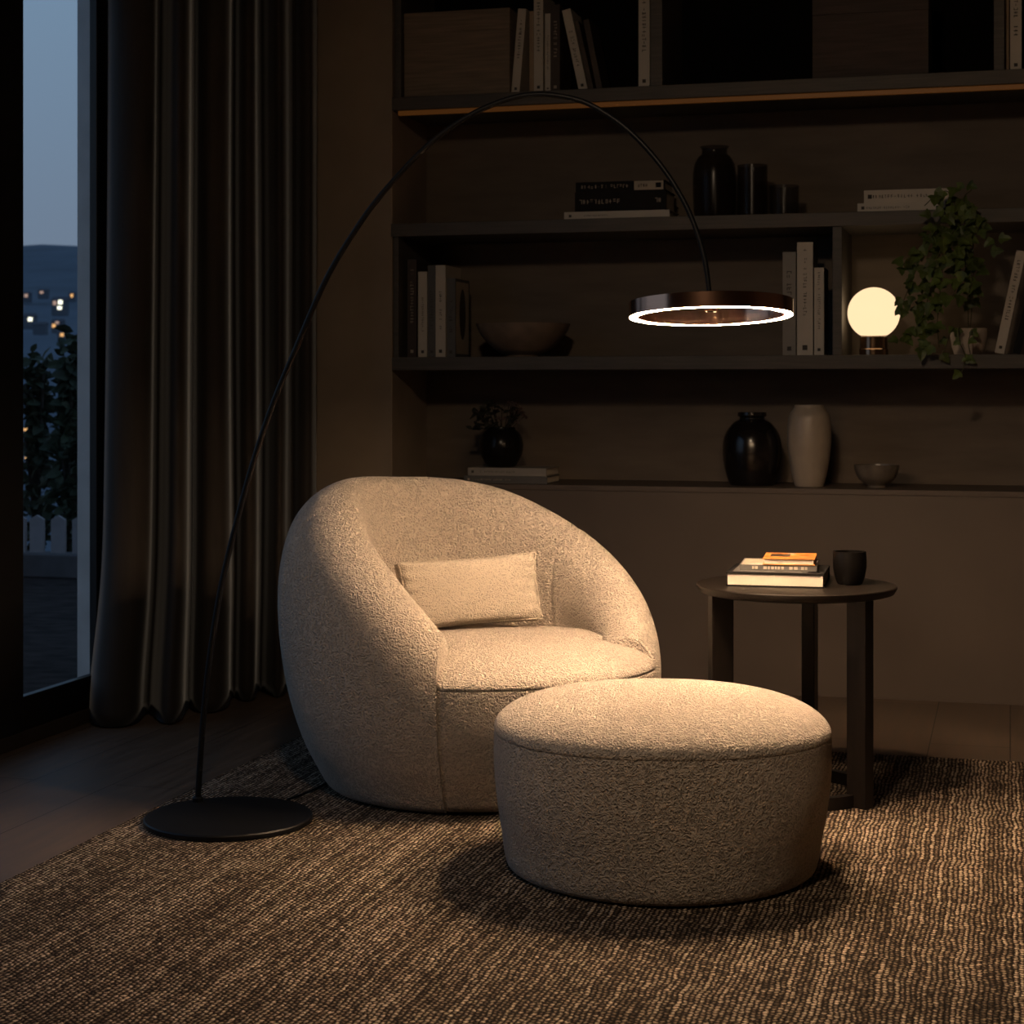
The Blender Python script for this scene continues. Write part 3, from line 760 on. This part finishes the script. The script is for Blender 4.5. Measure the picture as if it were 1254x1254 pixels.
# ================================================================== ARMCHAIR
CX, CY = -1.423, 4.747
FACE = radians(16.8+31)                 # facing, measured from -Y towards +X
ac = thing('armchair', 'round cream boucle tub armchair on the jute rug', 'armchair', (CX, CY, RH), (0, 0, FACE))
THM = radians(138)
def rimH(u):                            # u = angle from the back / THM, negative on the near arm
    a = abs(u)*138
    # the near arm stands a little fuller than the far one, as in the photo
    if u < 0: ks = [(0, 0.830), (40, 0.830), (77, 0.775), (107, 0.652), (126, 0.545), (138, 0.462)]
    else: ks = [(0, 0.830), (40, 0.798), (77, 0.690), (107, 0.565), (126, 0.465), (138, 0.412)]
    for i, ((a0, h0), (a1, h1)) in enumerate(zip(ks, ks[1:])):
        if a <= a1:
            # monotone cubic-ish
            f = (a-a0)/(a1-a0)
            def sl(k):
                if k == 0: return 0.0
                if k == len(ks)-1: return (ks[k][1]-ks[k-1][1])/(ks[k][0]-ks[k-1][0])
                return (ks[k+1][1]-ks[k-1][1])/(ks[k+1][0]-ks[k-1][0])
            m0, m1, dx = sl(i), sl(i+1), a1-a0
            return (2*f**3-3*f*f+1)*h0+(f**3-2*f*f+f)*dx*m0+(-2*f**3+3*f*f)*h1+(f**3-f*f)*dx*m1
    return ks[-1][1]
BACK = [(0.36, 0.004), (0.395, 0.012), (0.425, 0.06), (0.468, 0.15), (0.508, 0.29), (0.530, 0.46), (0.522, 0.60), (0.484, 0.715), (0.432, 0.790), (0.366, 0.826), (0.312, 0.806), (0.282, 0.720), (0.272, 0.590), (0.285, 0.450), (0.300, 0.33)]
BACKN = [(0.36, 0.004), (0.395, 0.012), (0.425, 0.06), (0.468, 0.15), (0.508, 0.29), (0.530, 0.46), (0.527, 0.61), (0.496, 0.730), (0.440, 0.802), (0.372, 0.830), (0.315, 0.808), (0.284, 0.720), (0.272, 0.590), (0.285, 0.450), (0.300, 0.33)]
ARM = [(0.36, 0.004), (0.395, 0.012), (0.425, 0.06), (0.465, 0.14), (0.492, 0.215), (0.502, 0.285), (0.499, 0.345), (0.486, 0.395), (0.462, 0.433), (0.430, 0.452), (0.392, 0.446), (0.360, 0.420), (0.342, 0.385), (0.335, 0.35), (0.330, 0.32)]
def shell_profile(t):
    H = rimH(t); w = (0.830-H)/(0.830-0.452)
    k = smooth01((0.20-t)/0.5)
    B = [(lerp(p[0], q[0], k), lerp(p[1], q[1], k)) for p, q in zip(BACK, BACKN)]
    return [Vector((1.018*lerp(b[0], a[0], w), lerp(b[1], a[1], w), 0)) for b, a in zip(B, ARM)]
def shell_mesh():
    nT, sub = 260, 6
    rows = []
    for i in range(nT+1):
        u = i/nT*2-1
        th = u*THM
        pr = catmull(shell_profile(u), sub)
        gi = math.exp(-((abs(th)-radians(77))/radians(1.1))**2)*0.006
        cz = sum(p.y for p in pr)/len(pr)
        row = []
        for j, p in enumerate(pr):
            r, z = p.x, p.y
            if gi > 1e-5 and z > 0.36:
                # shallow seam over the rim: pull towards the middle of the section
                cr_ = 0.38; dz = z-min(cz, z); dd = Vector((r-cr_, (z-0.55)))
                if dd.length > 1e-3: dd.normalize(); r -= dd.x*gi; z -= dd.y*gi
            # back = +Y in the chair's frame
            row.append((r*sin(th), r*cos(th), z))
        rows.append(row)
    m = len(rows[0]); vs = [v for row in rows for v in row]; fs = []
    for i in range(nT):
        for j in range(m-1):
            fs.append((i*m+j, i*m+j+1, (i+1)*m+j+1, (i+1)*m+j))
    fs.append(tuple(range(m))); fs.append(tuple(reversed([nT*m+j for j in range(m)])))
    return MB().add(vs, fs)
o = shell_mesh().build('backrest', M['boucle'], ac, smooth=True, angle=60)
# front panel between the arms, flush with the shell
def panel_mesh():
    vs = []; fs = []
    lim = radians(42.0); nT = 60
    prof = [Vector((x, z, 0)) for x, z in [(0.34, 0.004), (0.392, 0.014), (0.422, 0.06), (0.462, 0.14), (0.489, 0.215), (0.499, 0.285), (0.5005, 0.325), (0.499, 0.334), (0.49, 0.3365)]]
    pr = catmull(prof, 5); m = len(pr)
    for i in range(nT+1):
        a = lerp(-lim, lim, i/nT)
        e = min(1.0, (lim-abs(a))/radians(2.0)); ins = 0.007*(1-sqrt(max(0, 1-(1-e)**2)))
        for p in pr:
            r = p.x-ins
            vs.append((1.018*r*sin(a), -1.018*r*cos(a), p.y))
    for i in range(nT):
        for j in range(m-1): fs.append((i*m+j, i*m+j+1, (i+1)*m+j+1, (i+1)*m+j))
    fs.append(tuple(range(m))); fs.append(tuple(reversed([nT*m+j for j in range(m)])))
    return MB().add(vs, fs)
panel_mesh().build('front_panel', M['boucle'], ac, smooth=True, angle=60)
def cushion_mesh():
    nT, nR = 240, 28; vs = []; fs = []
    RF = 0.5090; zs, zt = 0.3375, 0.423
    def R(a): return lerp(RF, 0.352, smooth01((math.degrees(abs(a))-41.8)/2.0))
    def crown(q):                       # height over the seam at q = distance from the middle / RF
        return zs+(zt-zs)*max(0.0, 1-min(1, q)**2.7)**(1/2.1)
    for k in range(nT):
        a = -pi+2*pi*k/nT
        Rr = R(a)
        ss = [sin(pi/2*i/nR) for i in range(nR, -1, -1)]
        for n_, z in ((0.90, zs-0.004), (0.992, zs-0.002)): vs.append((Rr*n_*sin(a), -Rr*n_*cos(a), z))
        for s_ in ss:
            r = max(Rr*s_, 1e-4)
            dip = 0.020*smooth01((abs(a)-pi*0.35)/(pi*0.4))*s_
            vs.append((r*sin(a), -r*cos(a), crown(r/RF)-dip))
    m = nR+3
    for k in range(nT):
        k2 = (k+1) % nT
        for j in range(m-1): fs.append((k*m+j, k*m+j+1, k2*m+j+1, k2*m+j))
    mb = MB().add(vs, fs)
    # merge the crown point
    return mb
cushion_mesh().build('seat_cushion', M['boucle'], ac, smooth=True)

# lumbar pillow on the seat
def pillow_mesh(w, h, d, n=40):
    vs = []; fs = []
    def surf(u, v, side):
        e = (1-abs(u)**3.0)*(1-abs(v)**2.4)
        z = side*(0.020+ (d/2-0.020)*max(0, e)**0.55)
        # wrinkles running in from the two ends
        wr = 0.0035*sin(v*17+2*u)*math.exp(-((1-abs(u))/0.16)**2)
        pinch = 1-0.07*(1-abs(u)**2)*abs(v)**4
        return (u*w/2*(1-0.04*(1-abs(v)**2)), v*h/2*pinch, z+side*wr)
    for side in (1, -1):
        o = len(vs)
        for j in range(n+1):
            for i in range(n+1): vs.append(surf(i/n*2-1, j/n*2-1, side))
        for j in range(n):
            for i in range(n):
                a = o+j*(n+1)+i; fs.append((a, a+1, a+n+2, a+n+1))
    o2 = (n+1)**2
    loop = [i for i in range(n+1)]+[j*(n+1)+n for j in range(1, n+1)]+[n*(n+1)+i for i in range(n-1, -1, -1)]+[j*(n+1) for j in range(n-1, 0, -1)]
    for k in range(len(loop)):
        a, b = loop[k], loop[(k+1) % len(loop)]
        fs.append((a, b, b+o2, a+o2))
    return MB().add(vs, fs), [vs[i] for i in loop]
pc = at_d(574.5, 725, 5.01)
pl = thing('lumbar_pillow', 'small rectangular cream pillow lying against the armchair back', 'pillow', pc)
pmb, loop = pillow_mesh(0.400, 0.187, 0.105)
rotm = (Matrix.Rotation(YAW+radians(18), 4, 'Z') @ Matrix.Rotation(radians(90-13), 4, 'X') @ Matrix.Rotation(radians(2.6), 4, 'Z'))
pl.rotation_euler = rotm.to_euler()
cu_ = pmb.build('cushion', M['pillow'], pl, smooth=True, angle=70)
pip = MB()
pip.tube([(x, y, 0.020) for x, y, z in loop]+[(loop[0][0], loop[0][1], 0.020)], 0.0028, 6)
pip.tube([(x, y, -0.020) for x, y, z in loop]+[(loop[0][0], loop[0][1], -0.020)], 0.0028, 6)
pip.build('piping', M['pillow'], cu_, smooth=True)

# ================================================================== OTTOMAN
OC = at_z(813, 0, 0) if False else Vector((-0.766, 4.030, 0))
ot = thing('footstool', 'rounded cream boucle footstool in front of the armchair', 'footstool', (OC.x, OC.y, RH), (0, 0, YAW))
def sup(a, A, B, n):
    c, s = cos(a), sin(a)
    return (abs(c)**(2/n)*A*(1 if c >= 0 else -1), abs(s)**(2/n)*B*(1 if s >= 0 else -1))
def plan_ott(a, k, z):
    low = 1-smooth01(z/0.22)
    x, y = sup(a, 0.381, 0.366, lerp(2.25, 1.92, low))
    return x*k*(1-0.022*low), y*k*(1+0.006*low)
def ott(prof, cap=True, n=140):
    vs = []; fs = []; m = len(prof)
    for i in range(n):
        a = 2*pi*i/n
        for k, z in prof:
            x, y = plan_ott(a, k, z); vs.append((x, y, z))
    for i in range(n):
        i2 = (i+1) % n
        for j in range(m-1): fs.append((i*m+j, i*m+j+1, i2*m+j+1, i2*m+j))
    fs.append(tuple(i*m for i in reversed(range(n))))
    if cap: fs.append(tuple(i*m+m-1 for i in range(n)))
    return MB().add(vs, fs)
pr = catmull([Vector(p+(0,)) for p in [(0.86, 0.003), (0.925, 0.007), (0.952, 0.030), (0.966, 0.085), (0.985, 0.165), (0.997, 0.235), (0.9985, 0.275), (0.9985, 0.304), (0.9965, 0.3132)]], 6)
ott([(p.x, p.y) for p in pr]).build('body', M['boucle'], ot, smooth=True, angle=60)
tp = [(0.985, 0.3125), (0.9935, 0.3142)]
for i in range(1, 31):
    q = i/30*pi/2*0.985
    tp.append((0.998*abs(cos(q))**(2/2.7), 0.3155+0.088*abs(sin(q))**(2/2.0)))
ott(tp).build('top_cushion', M['boucle'], ot, smooth=True, angle=60)

# ================================================================== SIDE TABLE
TX, TY, TZ = -0.553, 4.838, 0.575
tb = thing('side_table', 'round dark wooden side table with a ring base', 'table', (TX, TY, RH))
h = TZ-RH
MB().lathe([(0.245, h-0.024), (0.258, h-0.020), (0.266, h-0.006), (0.266, h-0.002), (0.263, h)], 96).build('table_top', M['table'], tb, smooth=True, angle=30)
for ang in (-32, 86, 207):
    mt = Matrix.Rotation(radians(ang), 4, 'Z')
    MB().box((0.180, -0.018, 0.0005), (0.240, 0.018, h-0.0235), mtx=mt).build('leg', M['table'], tb, bevel=0.002)
MB().lathe([(0.180, 0.001), (0.204, 0.001), (0.204, 0.034), (0.180, 0.034), (0.180, 0.001)], 96, cap0=False, cap1=False).build('base_ring', M['table'], tb, smooth=True, angle=30)

# books and mug on the table
fl = at_z(889, 716.5, TZ); fr_ = at_z(1008, 719.5, TZ)
yw = math.atan2(fr_.y-fl.y, fr_.x-fl.x)
GB = 'books on the side table'
def table_book(label, px0, px1, py, z0, t, dep, cover, yaw, **kw):
    a = at_z(px0, py, z0); b = at_z(px1, py, z0)
    L = (b-a).length
    r = make_book('book', label, t, L, dep, cover, group=GB, **kw)
    r.rotation_euler = (0, pi/2, yaw)
    r.location = (a.x, a.y, z0+t+0.0005)
    return r
def cover_photo(mb, t, h, dep):
    mb.box((-0.0004, 0.02, 0.015), (0.0001, dep-0.02, h-0.045), 1)
table_book('thick white-paged art book, lowest on the side table', 889, 1008, 717.5, TZ+0.0005, 0.0365, 0.245, C_K, yw, pages_front=True, page=simple('thick_pages', (0.66, 0.58, 0.48), 0.9, var=0.05), extra=cover_photo, ink=C_DG)
def mag_marks(mb, t, h, dep):
    mb.box((-0.0004, 0.008, 0.004), (0.0001, dep-0.02, h*0.33), 2)
    r = random.Random(3); z = h*0.16
    while z < h*0.92:
        w = r.uniform(0.004, 0.010)
        if r.random() < 0.8: mb.box((t*0.25, -0.0006, z), (t*0.75, 0.0001, z+w), 2)
        z += w+r.uniform(0.001, 0.004)
table_book('thin dark magazine-like book in the middle of the table stack', 906, 999, 698.3, TZ+0.038, 0.015, 0.185, C_DG, yw+radians(2), extra=mag_marks)
orange = simple('orange_cover', (0.62, 0.22, 0.045), 0.55, var=0.45, vscale=14)
def orange_pic(mb, t, h, dep):
    mb.box((-0.0005, dep*0.35, h*0.12), (0.0001, dep*0.75, h*0.50), 1); mb.box((-0.0006, dep*0.72, h*0.44), (0.0001, dep*0.90, h*0.60), 2)
table_book('small orange-covered book on top of the table stack', 934, 997, 691.6, TZ+0.054, 0.017, 0.170, orange, yw+radians(2), pages_front=True, extra=orange_pic, ink=C_BR)

mp = at_z(1040, 716, TZ)
mg = thing('mug', 'rounded black ceramic cup standing on the side table', 'cup', (mp.x, mp.y+0.015, TZ+0.0005))
mk = 1/pix_m(mp)
mo = [(v.x*mk, v.y*mk) for v in catmull([Vector(p+(0,)) for p in [(13, 0), (15, 0.8), (18, 8), (20.3, 19), (20.6, 29), (19.8, 40)]], 6)]
mi_ = [(r-0.0035, max(z, 0.005)) for r, z in reversed(mo)]
matte_k = simple('matte_black_ceramic', (0.004, 0.0034, 0.003), 0.36, var=0.15, spec=0.22)
MB().lathe(mo+mi_, 48).build('body', matte_k, mg, smooth=True, angle=60)
MB().lathe([(15.5*mk, 33*mk), (0.001, 33.2*mk)], 32, cap0=False).build('coffee', simple('coffee', (0.012, 0.006, 0.003), 0.08), mg)

# ================================================================== ARC LAMP
al = thing('arc_floor_lamp', 'black arc floor lamp with a glowing copper ring shade', 'floor lamp', (0, 0, 0))
bp = at_z(280, 1000, RH+0.012)
mtb = Matrix.Translation((bp.x, bp.y, RH))
MB().lathe([(0.205, 0.0005), (0.210, 0.003), (0.210, 0.012), (0.207, 0.0155), (0.001, 0.0165)], 96, mtx=mtb).build('base', M['black_metal'], al, smooth=True, angle=35)
arc = [(242, 982), (247, 905), (254, 828), (266, 745), (280, 678), (306, 580), (333, 498), (362, 428), (400, 341), (440, 275), (473.5, 231), (524, 178), (574, 142), (624, 121), (664, 115.5), (708, 122.5), (741.5, 139), (775, 164.5), (808.5, 201.5), (835, 242), (852, 280), (863, 318), (868.5, 357), (870, 382)]
foot = at_z(242, 982, RH+0.014)
d0 = (foot-ORG).dot(FWD); d1 = 4.40
apts = [at_d(x, y, lerp(d0, d1, (x-242)/(870-242.0))) for x, y in arc]
apts = catmull(apts, 8)
MB().tube(apts, [lerp(0.0078, 0.0062, i/(len(apts)-1)) for i in range(len(apts))], 14).build('pole', M['black_metal'], al, smooth=True)
MB().lathe([(0.014, 0.0), (0.014, 0.010), (0.010, 0.014)], 24, mtx=Matrix.Translation((foot.x, foot.y, RH+0.015))).build('collar', M['black_metal'], al, smooth=True, angle=40)
# ring shade, sagging a little towards the far side
rc = at_d(870.5, 387.5, d1)
right = RGT.copy(); fw = FWD.copy()
tilt = radians(4.6); roll = radians(0.5)
nz = (UP*cos(tilt) + FWD*sin(tilt)).normalized()
xr = (RGT*cos(roll)+UP*sin(roll)).normalized(); yr = nz.cross(xr).normalized(); nz = xr.cross(yr)
rm = Matrix(((xr.x, yr.x, nz.x, rc.x), (xr.y, yr.y, nz.y, rc.y), (xr.z, yr.z, nz.z, rc.z), (0, 0, 0, 1)))
RO, RW, RHt = 0.2005, 0.022, 0.036
MB().lathe([(RO, 0.0), (RO, RHt), (RO-0.003, RHt+0.001), (RO-RW, RHt+0.001), (RO-RW, 0.0), (RO-RW+0.0015, 0.0), (RO-RW+0.0015, RHt-0.002), (RO-0.0015, RHt-0.002), (RO-0.0015, 0.0), (RO, 0.0)], 128, mtx=rm, cap0=False, cap1=False).build('ring_shade', M['copper'], al, smooth=True, angle=30)
rs_ = bpy.data.objects['ring_shade']
MB().lathe([(RO-0.0016, -0.0005), (RO-RW+0.0016, -0.0005), (RO-RW+0.0016, 0.006), (RO-0.0016, 0.006), (RO-0.0016, -0.0005)], 128, mtx=rm, cap0=False, cap1=False).build('diffuser', emis('ring_glow', WARM, RING_STRENGTH), rs_, smooth=True, angle=30)
hub = MB(); hub.box((-RO+RW-0.001, -0.006, 0.020), (RO-RW+0.001, 0.006, 0.026), 0, rm); hub.lathe([(0.016, 0.012), (0.018, 0.014), (0.018, 0.032), (0.012, 0.036)], 24, 0, rm)
hub.build('spoke', M['copper'], rs_)
# cable on the rug, running behind the armchair
cpx = [(352, 979), (372, 972), (392, 963), (420, 950), (470, 935), (560, 915)]
MB().tube(catmull([at_z(x, y, RH+0.005) for x, y in cpx], 6), 0.0032, 8).build('cord', M['black_metal'], al, smooth=True)
